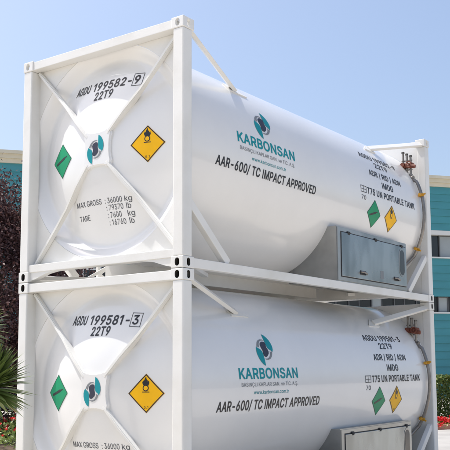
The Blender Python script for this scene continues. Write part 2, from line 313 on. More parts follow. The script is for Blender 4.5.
'k':(387,['53 -2 115 -2 117 138 154 173 293 -2 370 -3 375 2 207 214 207 218 229 242 314 327 362 377 362 380 358 383 286 383 282 381 155 250 122 217 118 216 117 510 114 513 54 513 51 506 51 2']),
'l':(186,['57 -2 122 -3 125 2 125 534 122 539 58 539 55 534 55 2']),
'm':(616,['53 -2 115 -2 117 250 119 262 133 294 146 309 168 322 186 327 222 325 242 317 261 298 271 274 271 2 274 -3 336 -2 339 2 339 258 341 270 351 294 374 317 402 327 430 327 454 321 472 310 487 290 491 274 493 258 494 0 498 -3 558 -3 561 2 561 258 555 302 539 338 523 358 506 371 486 381 454 389 422 389 398 385 362 369 338 349 318 320 301 350 290 363 274 375 254 385 238 389 202 389 174 381 150 367 131 350 118 328 115 334 115 378 112 382 54 383 51 378 51 2']),
'n':(416,['53 -2 115 -2 117 242 121 262 131 286 150 307 180 322 210 327 230 325 258 313 281 290 289 270 293 250 294 0 298 -3 359 -2 361 242 359 270 355 294 345 322 334 339 310 363 282 379 266 383 246 387 206 387 186 383 150 365 134 351 118 328 115 334 115 378 112 382 53 382 51 378 51 2']),
'o':(421,['184 -10 226 -11 250 -7 286 7 314 23 337 46 355 70 375 114 383 154 385 190 381 238 371 274 355 306 338 329 317 350 298 365 278 375 234 387 182 387 162 383 142 377 120 366 94 347 65 314 51 286 39 254 33 222 31 174 33 170 35 142 43 106 63 66 75 50 102 23 114 15 146 -1','202 49 178 53 154 63 133 82 121 98 105 138 101 158 99 198 101 222 111 258 121 278 133 294 154 313 172 322 190 327 222 327 246 321 262 313 280 298 287 290 302 264 309 242 313 226 315 190 317 186 313 150 305 118 283 82 270 69 250 57 238 53']),
'r':(265,['53 -2 114 -3 117 2 117 250 125 274 133 290 149 306 162 313 198 323 234 321 238 319 246 321 247 382 244 386 210 389 194 387 166 379 145 366 126 347 118 332 115 338 115 378 112 382 54 383 51 378 51 2']),
's':(371,['164 -10 198 -11 222 -9 266 5 294 23 309 38 323 58 333 86 335 106 333 130 321 158 302 179 286 191 258 205 154 231 126 245 115 258 113 270 113 290 123 306 132 314 150 323 170 329 202 329 230 321 249 306 265 278 270 275 318 285 326 289 327 294 315 322 301 342 286 357 266 371 242 381 210 387 162 387 130 381 94 363 73 346 57 326 49 310 45 294 45 254 49 238 63 214 78 199 102 183 126 173 234 145 252 134 262 120 265 110 265 94 257 78 246 67 230 57 198 49 166 49 154 51 122 65 107 82 98 104 94 109 58 103 34 95 35 82 47 54 70 25 86 13 114 -1 146 -9']),
't':(233,['148 -6 198 -5 214 1 215 10 207 50 202 57 178 53 154 55 140 62 131 78 129 94 129 322 134 325 204 326 207 330 207 378 202 383 130 384 127 474 66 475 63 470 62 384 5 382 3 378 3 330 6 325 62 324 63 74 67 58 77 34 90 19 114 3 138 -5']),
'v':(395,['161 -2 226 -3 231 2 375 378 372 382 306 383 301 378 221 158 198 80 194 76 167 162 86 380 82 383 17 382 15 374']),
'w':(573,['137 -2 198 -3 202 0 263 210 282 288 286 288 289 278 319 158 359 18 366 0 370 -3 431 -2 549 378 547 382 482 383 475 374 413 150 398 84 393 98 391 114 363 226 319 378 314 383 252 382 247 374 201 210 170 80 159 134 90 380 86 383 24 382 21 378 23 366 77 194 131 10']),
'Ç':(516,['225 -146 230 -149 282 -149 302 -147 330 -135 339 -126 347 -114 351 -94 351 -74 347 -62 342 -53 324 -38 310 -33 288 -30 288 -10 326 -3 354 7 390 25 417 46 435 66 461 106 475 150 474 160 470 163 408 162 393 126 382 109 366 91 346 77 322 65 286 57 246 57 214 65 190 77 161 98 141 122 133 138 117 174 109 214 107 278 111 310 129 366 153 402 178 425 206 441 230 449 258 453 278 453 282 451 306 449 328 442 346 433 373 410 389 390 408 346 470 345 474 348 475 358 467 386 449 422 429 450 410 469 386 487 350 505 314 515 286 519 250 519 202 511 174 501 146 485 122 467 101 446 83 422 65 390 53 362 39 294 37 238 43 186 53 146 63 122 83 86 101 62 117 46 150 21 178 7 206 -3 244 -10 238 -67 242 -69 270 -69 290 -73 294 -76 297 -90 290 -103 266 -107 226 -109']),
'İ':(196,['64 -2 126 -3 131 2 131 510 126 513 66 513 61 510 61 2','88 570 110 571 122 577 135 590 141 606 141 622 133 638 118 651 94 657 82 655 62 643 54 632 51 622 51 602 59 586 66 579']),
'Ş':(453,['183 -142 186 -145 250 -145 274 -139 286 -133 297 -122 307 -102 309 -86 303 -58 294 -44 286 -37 266 -29 246 -27 245 -14 246 -12 298 -3 344 18 355 26 389 62 407 98 411 118 411 154 405 186 397 202 385 218 359 242 310 269 214 295 166 313 142 327 131 338 121 354 119 366 121 398 135 422 146 433 166 445 178 449 194 453 226 457 266 451 298 437 319 418 331 394 333 378 338 375 398 375 405 378 403 398 391 434 381 450 363 470 342 487 314 503 274 515 246 517 242 519 214 519 162 511 114 489 85 466 67 442 55 414 49 390 49 362 55 330 71 302 86 285 126 257 154 245 238 221 306 197 333 174 343 150 341 122 333 102 318 83 302 71 286 63 270 57 242 53 206 53 182 57 154 67 134 81 119 98 113 110 106 139 38 141 35 138 35 130 43 94 59 62 82 35 102 19 134 3 150 -3 198 -11 201 -14 195 -58 195 -62 198 -65 230 -65 251 -70 255 -86 250 -99 230 -103 186 -103 183 -106'])}
BOLD_GLYPHS = {
' ':(210,[]),
'-':(475,['109 170 342 170 350 174 357 186 356 250 350 258 338 263 110 262 99 254 95 242 95 186 99 178']),
'/':(271,['9 -94 74 -95 82 -91 90 -82 255 530 253 542 242 552 174 552 166 548 160 538 -5 -70 -2 -85']),
'0':(475,['187 -22 202 -25 250 -25 282 -18 314 -5 346 19 374 50 393 82 410 131 421 186 425 250 423 306 415 358 406 390 396 418 371 462 342 493 314 513 298 522 262 533 214 535 182 530 158 523 116 498 82 462 62 427 52 406 42 374 33 330 29 286 31 198 44 130 60 82 90 37 114 12 154 -12 170 -18','218 70 198 75 174 90 159 110 149 130 142 150 133 190 129 222 129 286 136 334 142 358 159 398 170 414 186 428 206 437 230 441 254 435 276 422 286 412 304 382 315 346 321 314 325 278 325 230 319 182 310 146 305 130 292 106 274 86 262 78 234 69']),
'1':(365,['167 -18 238 -19 250 -12 255 -2 255 510 250 522 238 529 158 529 150 527 38 445 31 438 27 430 28 354 34 344 42 340 50 339 57 342 150 410 153 406 153 2 157 -10']),
'2':(475,['59 -18 390 -19 402 -14 408 -6 408 62 402 72 394 76 196 78 302 188 341 234 378 287 394 326 401 374 397 410 389 434 379 454 364 474 339 498 302 521 270 531 238 535 194 533 158 524 122 507 98 488 74 459 58 430 50 398 47 362 52 350 62 344 126 343 138 347 146 358 150 386 162 414 174 425 190 434 218 441 250 437 262 433 280 422 288 414 296 398 301 374 301 362 296 342 282 314 264 290 49 58 45 50 45 -2 50 -12']),
'3':(475,['169 -22 190 -25 250 -25 274 -20 314 -7 350 16 376 42 386 55 400 82 410 114 413 146 410 174 399 214 374 252 343 278 302 300 266 308 265 310 390 454 391 510 386 522 378 528 70 529 58 524 52 514 51 450 55 442 62 435 70 433 242 433 246 430 141 310 139 302 139 246 146 234 154 230 214 229 242 224 266 217 282 206 294 194 305 174 309 158 308 130 302 110 294 98 286 90 262 77 222 69 206 69 186 73 162 82 150 91 143 98 134 114 126 141 115 150 42 151 29 142 25 130 27 106 38 74 55 46 82 18 106 1 146 -16']),
'5':(475,['179 -22 194 -25 246 -25 274 -20 318 -2 342 14 370 42 398 90 408 130 411 158 407 206 398 238 386 262 358 300 334 321 302 339 250 353 202 351 186 348 158 338 167 426 170 432 366 433 378 438 385 450 385 510 380 522 370 528 98 529 86 525 78 514 49 270 49 250 53 242 66 233 130 227 138 229 166 247 198 256 230 257 250 252 270 242 290 222 301 202 309 170 309 154 302 126 290 102 266 81 250 74 226 69 202 71 182 78 166 88 150 106 138 139 126 148 58 149 50 145 43 138 41 122 50 82 61 58 78 34 102 13 131 -6 150 -14']),
'6':(475,['189 -22 206 -25 254 -25 286 -18 322 -1 346 16 373 46 396 86 405 114 409 154 405 198 391 242 374 270 346 298 329 310 310 320 262 332 225 334 338 498 341 506 340 514 334 524 326 528 250 529 242 525 235 518 89 302 66 258 50 206 45 178 45 142 56 90 69 62 92 30 118 7 157 -14','210 70 194 74 174 86 166 94 154 113 145 146 147 182 156 206 166 220 182 234 199 242 214 245 250 243 276 230 290 216 298 203 309 166 306 138 296 110 278 86 258 74 242 69 222 67']),
'7':(475,['93 -18 166 -19 174 -17 182 -9 410 442 411 510 409 518 401 526 390 529 62 529 53 526 45 518 43 510 43 450 50 438 58 434 286 433 292 430 80 10 80 -6 86 -14']),
'8':(475,['179 -22 198 -25 258 -25 302 -16 341 2 362 16 393 50 408 74 418 110 421 134 419 158 412 186 406 202 386 234 362 257 349 266 349 270 369 290 383 310 396 342 401 370 401 390 396 422 381 454 366 476 350 492 314 516 274 530 238 535 194 533 162 526 134 514 106 495 84 474 72 458 55 418 51 374 58 334 71 306 83 290 103 270 103 266 90 257 71 238 55 218 42 190 36 170 33 150 33 118 38 91 46 70 62 46 94 14 130 -8 150 -16','210 70 178 77 166 83 148 98 141 110 135 130 135 146 142 170 160 194 178 206 194 211 210 215 242 215 266 209 290 196 302 184 311 170 317 150 317 130 311 110 298 92 274 77 242 69','214 310 194 315 182 321 174 326 161 342 153 366 153 382 157 402 167 418 178 428 198 436 234 441 266 432 282 422 295 402 299 386 299 366 293 346 286 334 266 318 234 309']),
'9':(475,['125 -18 202 -19 210 -15 218 -8 353 190 384 246 398 282 405 306 409 350 405 390 392 430 370 466 342 496 318 512 278 528 242 535 210 535 158 524 138 514 114 499 82 468 68 446 52 410 45 370 47 314 55 282 81 238 106 212 142 190 174 179 222 177 227 174 113 10 111 2 112 -6 118 -14','206 266 192 270 178 278 157 302 147 330 146 366 158 403 166 414 182 428 206 439 222 441 246 439 274 426 290 410 302 386 309 358 309 342 303 318 295 302 284 286 270 275 258 269 234 263']),
'A':(502,['11 -18 86 -19 98 -14 104 -6 150 123 330 123 376 -6 382 -14 394 -19 462 -19 474 -14 480 -6 481 6 478 18 304 490 293 518 282 528 202 529 190 524 182 513 -2 6 -3 -2 1 -10','186 219 184 222 185 226 238 385 295 222 290 219']),
'B':(478,['55 -18 270 -19 306 -15 338 -6 374 13 406 42 420 62 430 86 437 114 437 158 431 186 419 214 401 238 382 255 366 266 367 270 395 298 410 322 417 358 415 406 408 430 394 458 374 482 355 498 338 509 298 522 246 529 58 529 50 525 43 518 41 510 41 2 45 -10','146 77 146 212 242 213 278 208 308 194 320 182 330 166 337 142 333 118 324 102 306 88 290 82 266 77','146 305 146 432 246 433 280 426 298 416 307 406 317 374 314 354 302 330 282 315 250 305']),
'C':(532,['221 -22 238 -25 294 -25 310 -23 358 -10 398 11 426 32 449 58 475 98 491 150 490 166 478 178 402 178 393 170 382 142 368 118 358 106 338 91 298 76 282 73 250 73 214 83 194 93 176 106 156 130 142 155 128 202 123 234 123 274 129 314 144 358 159 382 178 404 210 425 234 432 262 437 294 434 322 426 344 414 366 394 383 366 393 338 402 330 474 329 482 333 490 342 491 358 489 370 478 402 463 430 440 462 418 483 382 508 342 524 306 533 246 535 198 526 166 515 138 499 114 481 87 454 69 430 50 395 34 353 23 298 21 238 29 174 42 130 69 78 90 50 106 34 134 13 182 -12']),
'D':(524,['55 -18 234 -19 286 -13 326 -2 362 15 390 34 421 66 451 110 470 162 479 210 481 274 474 334 459 382 433 430 410 458 390 476 362 495 322 514 262 527 226 529 62 529 51 526 43 518 41 510 41 2 45 -10','146 77 145 430 150 433 230 433 262 429 294 419 318 406 340 386 361 354 371 326 379 282 379 226 370 182 362 158 350 136 326 110 290 89 266 82 238 77']),
'E':(441,['55 -18 374 -19 382 -18 391 -10 395 2 395 58 390 70 382 76 145 78 146 211 358 211 370 218 375 230 374 290 370 298 362 304 146 305 146 432 378 434 387 442 391 454 391 510 389 518 381 526 370 529 62 529 51 526 43 518 41 510 41 2 45 -10']),
'G':(542,['221 -22 238 -25 294 -25 322 -21 370 -6 406 15 442 46 469 82 482 110 491 138 495 162 497 186 497 258 493 266 486 273 478 275 286 275 274 271 265 258 265 198 272 186 282 181 390 181 394 178 385 146 375 126 360 106 338 90 314 79 286 73 250 73 214 83 190 96 166 118 147 146 134 178 123 234 123 274 127 306 144 358 164 390 178 404 206 423 234 433 262 437 302 432 334 419 354 404 376 374 391 342 402 332 474 331 483 334 491 342 493 350 491 366 478 406 442 460 414 485 390 503 350 522 306 533 246 535 206 529 166 516 134 497 114 482 86 454 66 427 40 374 27 330 21 270 23 206 30 166 54 103 69 78 84 58 118 24 137 10 170 -8 202 -18']),
'I':(212,['59 -18 130 -19 140 -14 147 -2 147 510 142 522 130 529 62 529 50 522 45 510 45 2 49 -10']),
'K':(489,['55 -18 126 -19 134 -17 142 -9 145 2 146 162 194 212 198 212 353 -6 362 -15 374 -19 450 -19 463 -10 467 2 463 14 269 286 270 290 292 314 463 498 467 506 466 514 458 525 446 529 366 529 354 525 146 300 143 306 145 322 145 510 143 518 135 526 126 529 58 529 46 522 41 510 41 2 45 -10']),
'L':(415,['55 -18 362 -19 374 -14 381 -2 380 62 374 72 366 76 145 78 145 510 138 524 126 529 58 529 46 522 41 510 41 2 45 -10']),
'M':(650,['55 -18 126 -18 134 -14 141 -2 142 311 264 2 274 -14 286 -19 346 -18 354 -14 361 -6 482 305 485 294 486 -6 494 -15 502 -19 570 -19 582 -12 587 2 587 510 582 522 570 529 478 529 467 526 459 518 314 141 276 246 169 518 161 526 150 529 58 529 46 522 41 510 41 2 45 -10']),
'N':(545,['55 -18 130 -18 138 -14 145 -2 145 294 143 338 146 346 187 278 374 -14 386 -19 462 -19 470 -18 479 -10 483 2 483 510 481 518 474 525 462 529 398 529 386 522 382 514 381 170 378 164 150 522 138 529 62 529 54 528 46 522 41 510 41 2 45 -10']),
'O':(555,['221 -22 238 -25 294 -25 330 -19 358 -10 406 17 450 58 477 98 496 142 507 186 513 254 509 310 504 338 494 374 473 418 444 458 420 482 402 495 354 520 306 533 246 535 198 526 166 515 138 499 114 481 90 458 69 430 50 395 34 353 23 298 21 238 29 174 42 130 65 86 86 56 118 24 134 13 182 -12','250 73 214 83 198 91 182 102 166 118 151 138 138 166 128 202 123 234 123 274 127 306 139 346 151 370 168 394 190 413 213 426 246 435 270 437 306 431 338 417 354 406 378 378 395 346 407 306 411 278 411 230 403 186 391 154 370 120 354 104 330 88 302 77 282 73']),
'P':(467,['55 -18 126 -19 138 -14 144 -6 146 167 258 167 302 174 334 186 359 202 386 226 403 250 414 270 425 310 429 350 424 390 412 430 395 458 378 478 345 502 310 518 266 527 238 529 58 529 50 525 43 518 41 510 41 2 45 -10','146 261 146 432 242 433 258 431 282 424 306 408 315 394 322 374 325 362 325 334 317 306 311 294 302 284 278 269 254 263 238 261']),
'R':(471,['55 -18 126 -19 138 -14 144 -6 146 179 235 178 323 14 337 -10 342 -15 354 -19 430 -19 438 -15 446 -6 446 6 439 22 343 198 345 202 378 224 403 254 417 282 425 306 429 354 425 398 418 422 406 445 382 478 366 491 342 507 298 522 238 529 58 529 50 525 43 518 41 510 41 2 45 -10','146 276 146 432 246 433 262 431 291 422 310 406 318 394 323 378 325 338 317 310 302 292 278 281 250 275']),
'S':(469,['187 -26 258 -27 286 -22 310 -16 354 5 366 14 402 53 418 82 426 114 427 158 420 190 410 211 396 230 380 246 350 267 314 284 214 313 170 329 150 342 138 358 135 370 136 386 140 398 150 414 174 430 210 439 250 437 278 429 290 422 302 412 309 402 315 390 319 370 330 360 402 359 416 366 421 378 418 402 405 442 392 462 374 482 338 509 318 518 278 531 242 535 214 535 178 531 146 522 111 506 74 478 62 463 40 422 34 394 33 362 35 342 42 318 57 294 78 271 118 243 149 230 290 186 314 170 322 158 326 146 327 134 318 110 306 95 294 86 270 75 238 69 198 71 174 77 154 87 142 96 134 106 130 114 123 142 118 150 110 156 38 157 30 155 22 147 19 130 28 90 42 59 60 34 93 6 122 -10 146 -18']),
'T':(471,['189 -18 262 -18 270 -14 277 -2 277 430 282 433 418 433 426 435 434 443 437 454 437 510 434 519 426 527 418 529 34 529 23 526 15 518 13 510 13 450 17 442 26 434 170 433 175 430 175 2 179 -10']),
'U':(539,['231 -26 282 -27 302 -24 346 -14 378 1 408 22 436 50 450 71 462 94 474 138 477 170 477 510 474 519 466 527 458 529 394 529 385 526 377 518 375 510 375 186 370 150 358 119 338 96 306 79 266 71 226 75 194 87 174 101 166 110 149 142 143 170 143 510 141 518 133 526 122 529 58 529 50 525 43 518 41 510 41 162 46 126 54 98 79 54 104 26 122 13 146 -3 166 -12 198 -21']),
'V':(502,['199 -18 278 -19 286 -17 297 -6 482 502 483 510 481 518 470 528 394 529 386 525 378 517 242 123 238 129 198 250 101 518 93 526 82 529 14 529 6 525 -1 518 -2 502 176 18 189 -10'])}
def text_mesh(txt, bold=False, shear=0.):
    """outlines of a plain grotesque typeface, drawn as filled curves"""
    cu = bpy.data.curves.new('lettering', 'CURVE'); cu.dimensions = '2D'; cu.fill_mode = 'FRONT'; x = 0
    for ch in txt:
        adv, sps = (BOLD_GLYPHS if bold else GLYPHS)[ch]
        for q in sps:
            q = [int(v) for v in q.split()]
            sp = cu.splines.new('POLY'); n = len(q)//2; sp.points.add(n-1); sp.use_cyclic_u = True
            for i in range(n): sp.points[i].co = (x+q[2*i], q[2*i+1], 0, 1)
        x += adv
    o = bpy.data.objects.new('lettering', cu); COL.objects.link(o)
    bpy.context.view_layer.update()
    me = bpy.data.meshes.new_from_object(o.evaluated_get(bpy.context.evaluated_depsgraph_get()))
    bpy.data.objects.remove(o); bpy.data.curves.remove(cu)
    for v in me.vertices: v.co *= .001; v.co.x += shear*v.co.y
    return me
CAPH = None
def lettering(s, fn, a0, a1, base, cap, parent, m='black', bold=True, shear=0., align='fit', slope=0.):
    """place a line of text between a0 and a1, baseline base, cap height cap, wrapped by fn(a,b)"""
    global CAPH
    if CAPH is None:
        t = text_mesh('R'); CAPH = max(v.co.y for v in t.vertices)-min(v.co.y for v in t.vertices); bpy.data.meshes.remove(t)
    me = text_mesh(s, bold, shear)
    xs = [v.co.x for v in me.vertices]; x0, x1 = min(xs), max(xs)
    k = cap/CAPH
    kx = (a1-a0)/(x1-x0)
    for v in me.vertices:
        a = a0+(v.co.x-x0)*kx; b = base+v.co.y*k+slope*(a-a0)
        v.co = fn(a, b)
    return link('lettering', me, M[m], parent)

def gridpoly(bm, poly, fn, mi, off, step=.04):
    """flat polygon (a,b) cut into cells so that it follows the curved surface"""
    vs = [bm.verts.new((a, b, 0)) for a, b in poly]
    f = bm.faces.new(vs); geom = [f]+list(f.edges)+vs
    lo = [min(p[i] for p in poly) for i in (0, 1)]; hi = [max(p[i] for p in poly) for i in (0, 1)]
    for ax in (0, 1):
        c = lo[ax]+step
        while c < hi[ax]-1e-4:
            no = [0, 0, 0]; no[ax] = 1; co = [0, 0, 0]; co[ax] = c
            r_ = bmesh.ops.bisect_plane(bm, geom=geom, plane_co=co, plane_no=no)
            geom = list(set(geom) | set(r_['geom'])); geom = [g_ for g_ in geom if g_.is_valid]
            c += step
    fs = [g_ for g_ in geom if isinstance(g_, bmesh.types.BMFace)]
    for f in fs: f.material_index = mi
    for v in {v for f in fs for v in f.verts}: v.co = fn(v.co.x, v.co.y, off)

def circ(cx, cy, r, n=20, a0=0, a1=360): return [(cx+r*math.cos(R(a0+(a1-a0)*i/n)), cy+r*math.sin(R(a0+(a1-a0)*i/n))) for i in range(n+(a1-a0 != 360))]
def frame_ring(bm, outer, inner, fn, mi, off):
    n = len(outer)
    for i in range(n):
        j = (i+1) % n
        gridpoly(bm, [outer[i], outer[j], inner[j], inner[i]], fn, mi, off)

def place(poly, cx, cy, k): return [(cx+x*k, cy+y*k) for x, y in poly]
def make_logo(fn, cx, cy, k, parent, rot=0.):
    def tr(poly):
        c, s = math.cos(rot), math.sin(rot)
        return [(cx+(x*c-y*s)*k, cy+(x*s+y*c)*k) for x, y in poly]
    pz = lambda pts: [((x-240)/125, (258-y)/125) for x, y in pts]
    rt = pz([(290, 95), (318, 110), (342, 136), (360, 168), (370, 205), (371, 240), (362, 270), (346, 292), (330, 276), (312, 266), (298, 256), (288, 238), (285, 205), (286, 150)])
    lf = [(-x, -y) for x, y in rt]
    up = pz([(136, 232), (148, 205), (168, 178), (198, 157), (232, 150), (262, 154), (284, 166), (262, 164), (234, 164), (208, 174), (190, 190), (178, 212), (170, 238), (160, 222)])
    dn = [(-x, -y) for x, y in up]
    pea = pz([(192, 214), (202, 195), (222, 181), (246, 176), (268, 180), (280, 190), (283, 208), (277, 226), (276, 244), (284, 262), (288, 284), (278, 306), (258, 322), (236, 336), (212, 333), (200, 318), (197, 300), (203, 282), (204, 264), (197, 242)])
    bm = bmesh.new()
    gridpoly(bm, tr(rt), fn, 0, .0035); gridpoly(bm, tr(lf), fn, 0, .0035)
    gridpoly(bm, tr(up), fn, 1, .0030); gridpoly(bm, tr(dn), fn, 1, .0030)
    gridpoly(bm, tr(pea), fn, 2, .0045)
    bmesh.ops.recalc_face_normals(bm, faces=bm.faces[:])
    return link('logo', bm, [M['teal'], M['grey'], M['navy']], parent)

def make_label(fn, cx, cy, h, kind, parent):
    bm = bmesh.new(); sq = lambda k: [(cx, cy-h*k), (cx+h*k, cy), (cx, cy+h*k), (cx-h*k, cy)]
    gridpoly(bm, sq(1), fn, 0, .003)
    P = lambda pts: [(cx+a*h, cy+b*h) for a, b in pts]
    if kind == 'yellow':
        frame_ring(bm, sq(.985), sq(.91), fn, 1, .0045)
        gridpoly(bm, P([(-.14, .40), (-.20, .54), (-.15, .68), (-.12, .60), (-.07, .74), (0, .86), (.03, .72), (.09, .66), (.10, .58), (.16, .66), (.19, .52), (.14, .40)]), fn, 1, .0045)
        o = circ(cx, cy+.27*h, .165*h, 20); i_ = circ(cx, cy+.27*h, .115*h, 20)
        gridpoly(bm, i_, fn, 0, .0060); frame_ring(bm, o, i_, fn, 1, .0060)
        gridpoly(bm, P([(-.2, .05), (.2, .05), (.2, .09), (-.2, .09)]), fn, 1, .0045)
    else:
        frame_ring(bm, sq(.985), sq(.95), fn, 1, .0045)
        c, s = math.cos(R(17)), math.sin(R(17))
        pts = [(-.64, -.05), (-.61, -.065), (.24, -.075), (.33, -.035), (.52, -.032), (.52, .032), (.33, .035), (.24, .075), (-.61, .065), (-.64, .05)]
        gridpoly(bm, P([(x*c-y*s, x*s+y*c+.05) for x, y in pts]), fn, 1, .0045)
    bmesh.ops.recalc_face_normals(bm, faces=bm.faces[:])
    lb = link('hazard_label', bm, [M['yellow' if kind == 'yellow' else 'green'], M['black']], parent)
    lb['label'] = 'yellow diamond label with black flame over circle' if kind == 'yellow' else 'green diamond label with dark gas cylinder'
    if kind == 'yellow':
        t = lettering('5.1', lambda a, b: fn(a, b, .0045), cx-.12*h, cx+.12*h, cy-.76*h, .13*h, parent, 'black', False)
    return lb

ROOT = empty('tank_container', (0, 0, 0))

# vessel: dished heads, flared skirts, cylindrical jacket
prof = []
for i in range(0, 21): r = .90*i/20; prof.append((r, dome(r)))
def herm(p, q, mp, mq, t): return (2*t**3-3*t*t+1)*p+(t**3-2*t*t+t)*mp+(-2*t**3+3*t*t)*q+(t**3-t*t)*mq
SL = .90/math.sqrt(CD*CD-.81)
for i in range(1, 13): t = i/12; prof.append((.90+.13*t, herm(dome(.9), .238, SL*.13, 0, t)))
for i in range(1, 15): t = i/14; prof.append((1.03+.15*t, herm(.238, .1415, 0, -.25*.15, t)))
prof += [(1.19, .1365)]
half = prof[:]
prof += [(RT, .45), (RT, 1.2), (RT, 2.2), (RT, L/2)]
full = prof+[(r, L-y) for r, y in reversed(prof[:-1])]
bm = bmesh.new(); N = 160; rings = []
for r, y in full:
    if r < 1e-6: rings.append([bm.verts.new((XC, y, ZC))])
    else: rings.append([bm.verts.new((XC+r*math.cos(2*math.pi*k/N), y, ZC+r*math.sin(2*math.pi*k/N))) for k in range(N)])
for a, b in zip(rings, rings[1:]):
    for k in range(N):
        j = (k+1) % N
        if len(a) == 1: bm.faces.new((a[0], b[j], b[k]))
        elif len(b) == 1: bm.faces.new((a[k], a[j], b[0]))
        else: bm.faces.new((a[k], a[j], b[j], b[k]))
bmesh.ops.recalc_face_normals(bm, faces=bm.faces[:])
vessel = link('tank_vessel', bm, M['tank'], ROOT, 35)

# corner casting: hollow block with stadium holes (canonical: outer faces at x=0, y=0, z=0)
def stadium(w, h, n=8):
    r = w/2; k = h/2-r
    return [(r*math.cos(R(180*i/n)), k+r*math.sin(R(180*i/n))) for i in range(n+1)]+[(r*math.cos(R(180+180*i/n)), -k+r*math.sin(R(180+180*i/n))) for i in range(n+1)]
def tmpobj(bm):
    me = bpy.data.meshes.new('tmp'); bmesh.ops.recalc_face_normals(bm, faces=bm.faces[:]); bm.to_mesh(me); bm.free()
    o = bpy.data.objects.new('tmp', me); COL.objects.link(o); return o
bm = bmesh.new(); box(bm, (0, 0, 0), (.162, .178, .118), 0, .008, 3); base = tmpobj(bm)
cut = []
bm = bmesh.new(); box(bm, (.026, .028, .026), (.136, .15, .094)); cut.append(tmpobj(bm))
bm = bmesh.new(); prism(bm, stadium(.058, .082), lambda a, b, t: Vector((.078+a, t, .059+b)), -.02, .05); cut.append(tmpobj(bm))
bm = bmesh.new(); prism(bm, stadium(.052, .082), lambda a, b, t: Vector((t, .085+a, .059+b)), -.02, .05); cut.append(tmpobj(bm))
bm = bmesh.new(); prism(bm, stadium(.064, .118), lambda a, b, t: Vector((.08+a, .088+b, t)), -.02, .05); cut.append(tmpobj(bm))
for c in cut:
    md = base.modifiers.new('b', 'BOOLEAN'); md.object = c; md.operation = 'DIFFERENCE'; md.solver = 'EXACT'
bpy.context.view_layer.update()
cast_me = bpy.data.meshes.new_from_object(base.evaluated_get(bpy.context.evaluated_depsgraph_get()))
for c in cut+[base]: bpy.data.objects.remove(c)
cast_me.name = 'corner_casting'; cast_me.materials.clear()
def casting(sx, sy, sz, parent):
    bm = bmesh.new(); bm.from_mesh(cast_me)
    for v in bm.verts:
        if sx: v.co.x = W-v.co.x
        if sy: v.co.y = L-v.co.y
        if sz: v.co.z = H-v.co.z
    bmesh.ops.recalc_face_normals(bm, faces=bm.faces[:])
    for f in bm.faces:                       # inner faces of the hollow block, their shade put in as dark colour
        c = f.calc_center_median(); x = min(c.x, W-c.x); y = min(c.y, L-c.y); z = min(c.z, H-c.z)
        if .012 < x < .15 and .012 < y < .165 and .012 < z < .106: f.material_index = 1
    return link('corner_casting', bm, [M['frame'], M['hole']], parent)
def mir(bm, sx, sy, sz=0):
    for v in bm.verts:
        if sx: v.co.x = W-v.co.x
        if sy: v.co.y = L-v.co.y
        if sz: v.co.z = H-v.co.z
    bmesh.ops.recalc_face_normals(bm, faces=bm.faces[:]); return bm
for sx in (0, 1):
    for sy in (0, 1):
        bm = bmesh.new(); box(bm, (.005, .005, .116), (.144, .150, H-.116), 0, .016, 3)
        post = link('corner_post', mir(bm, sx, sy), M['frame'], ROOT, 40)
        for sz in (0, 1): casting(sx, sy, sz, post)
        # slanted stay from the top casting down to the jacket, with a foot plate
        bm = bmesh.new()
        th = R(45.5); foot = Vector((W-(XC+(RT+.012)*math.cos(th)), 1.36, ZC+(RT+.012)*math.sin(th)))
        top = Vector((.07, .165, H-.085))
        bar(bm, top, foot, .085, .045, up=(-math.cos(th), 0, math.sin(th)), bevel=.008)
        st = link('tank_stay', mir(bm, sx, sy), M['frame'], ROOT, 40)
        bm = bmesh.new()
        def ft(a, b, t, th=th):
            tt = th+b/RT; return Vector((W-(XC+(RT+t)*math.cos(tt)), 1.36+a, ZC+(RT+t)*math.sin(tt)))
        prism(bm, [(-.13, -.07), (.19, -.07), (.19, -.05), (-.02, .09), (-.13, .09)], ft, -.004, .014)
        link('foot_plate', mir(bm, sx, sy), M['frame'], st)
        # short brace from post to bottom rail
        bm = bmesh.new(); bar(bm, (.075, .14, .70), (.075, .80, .115), .09, .075, up=(1, 0, 0), bevel=.01)
        link('rail_brace', mir(bm, sx, sy), M['frame'], ROOT, 40)
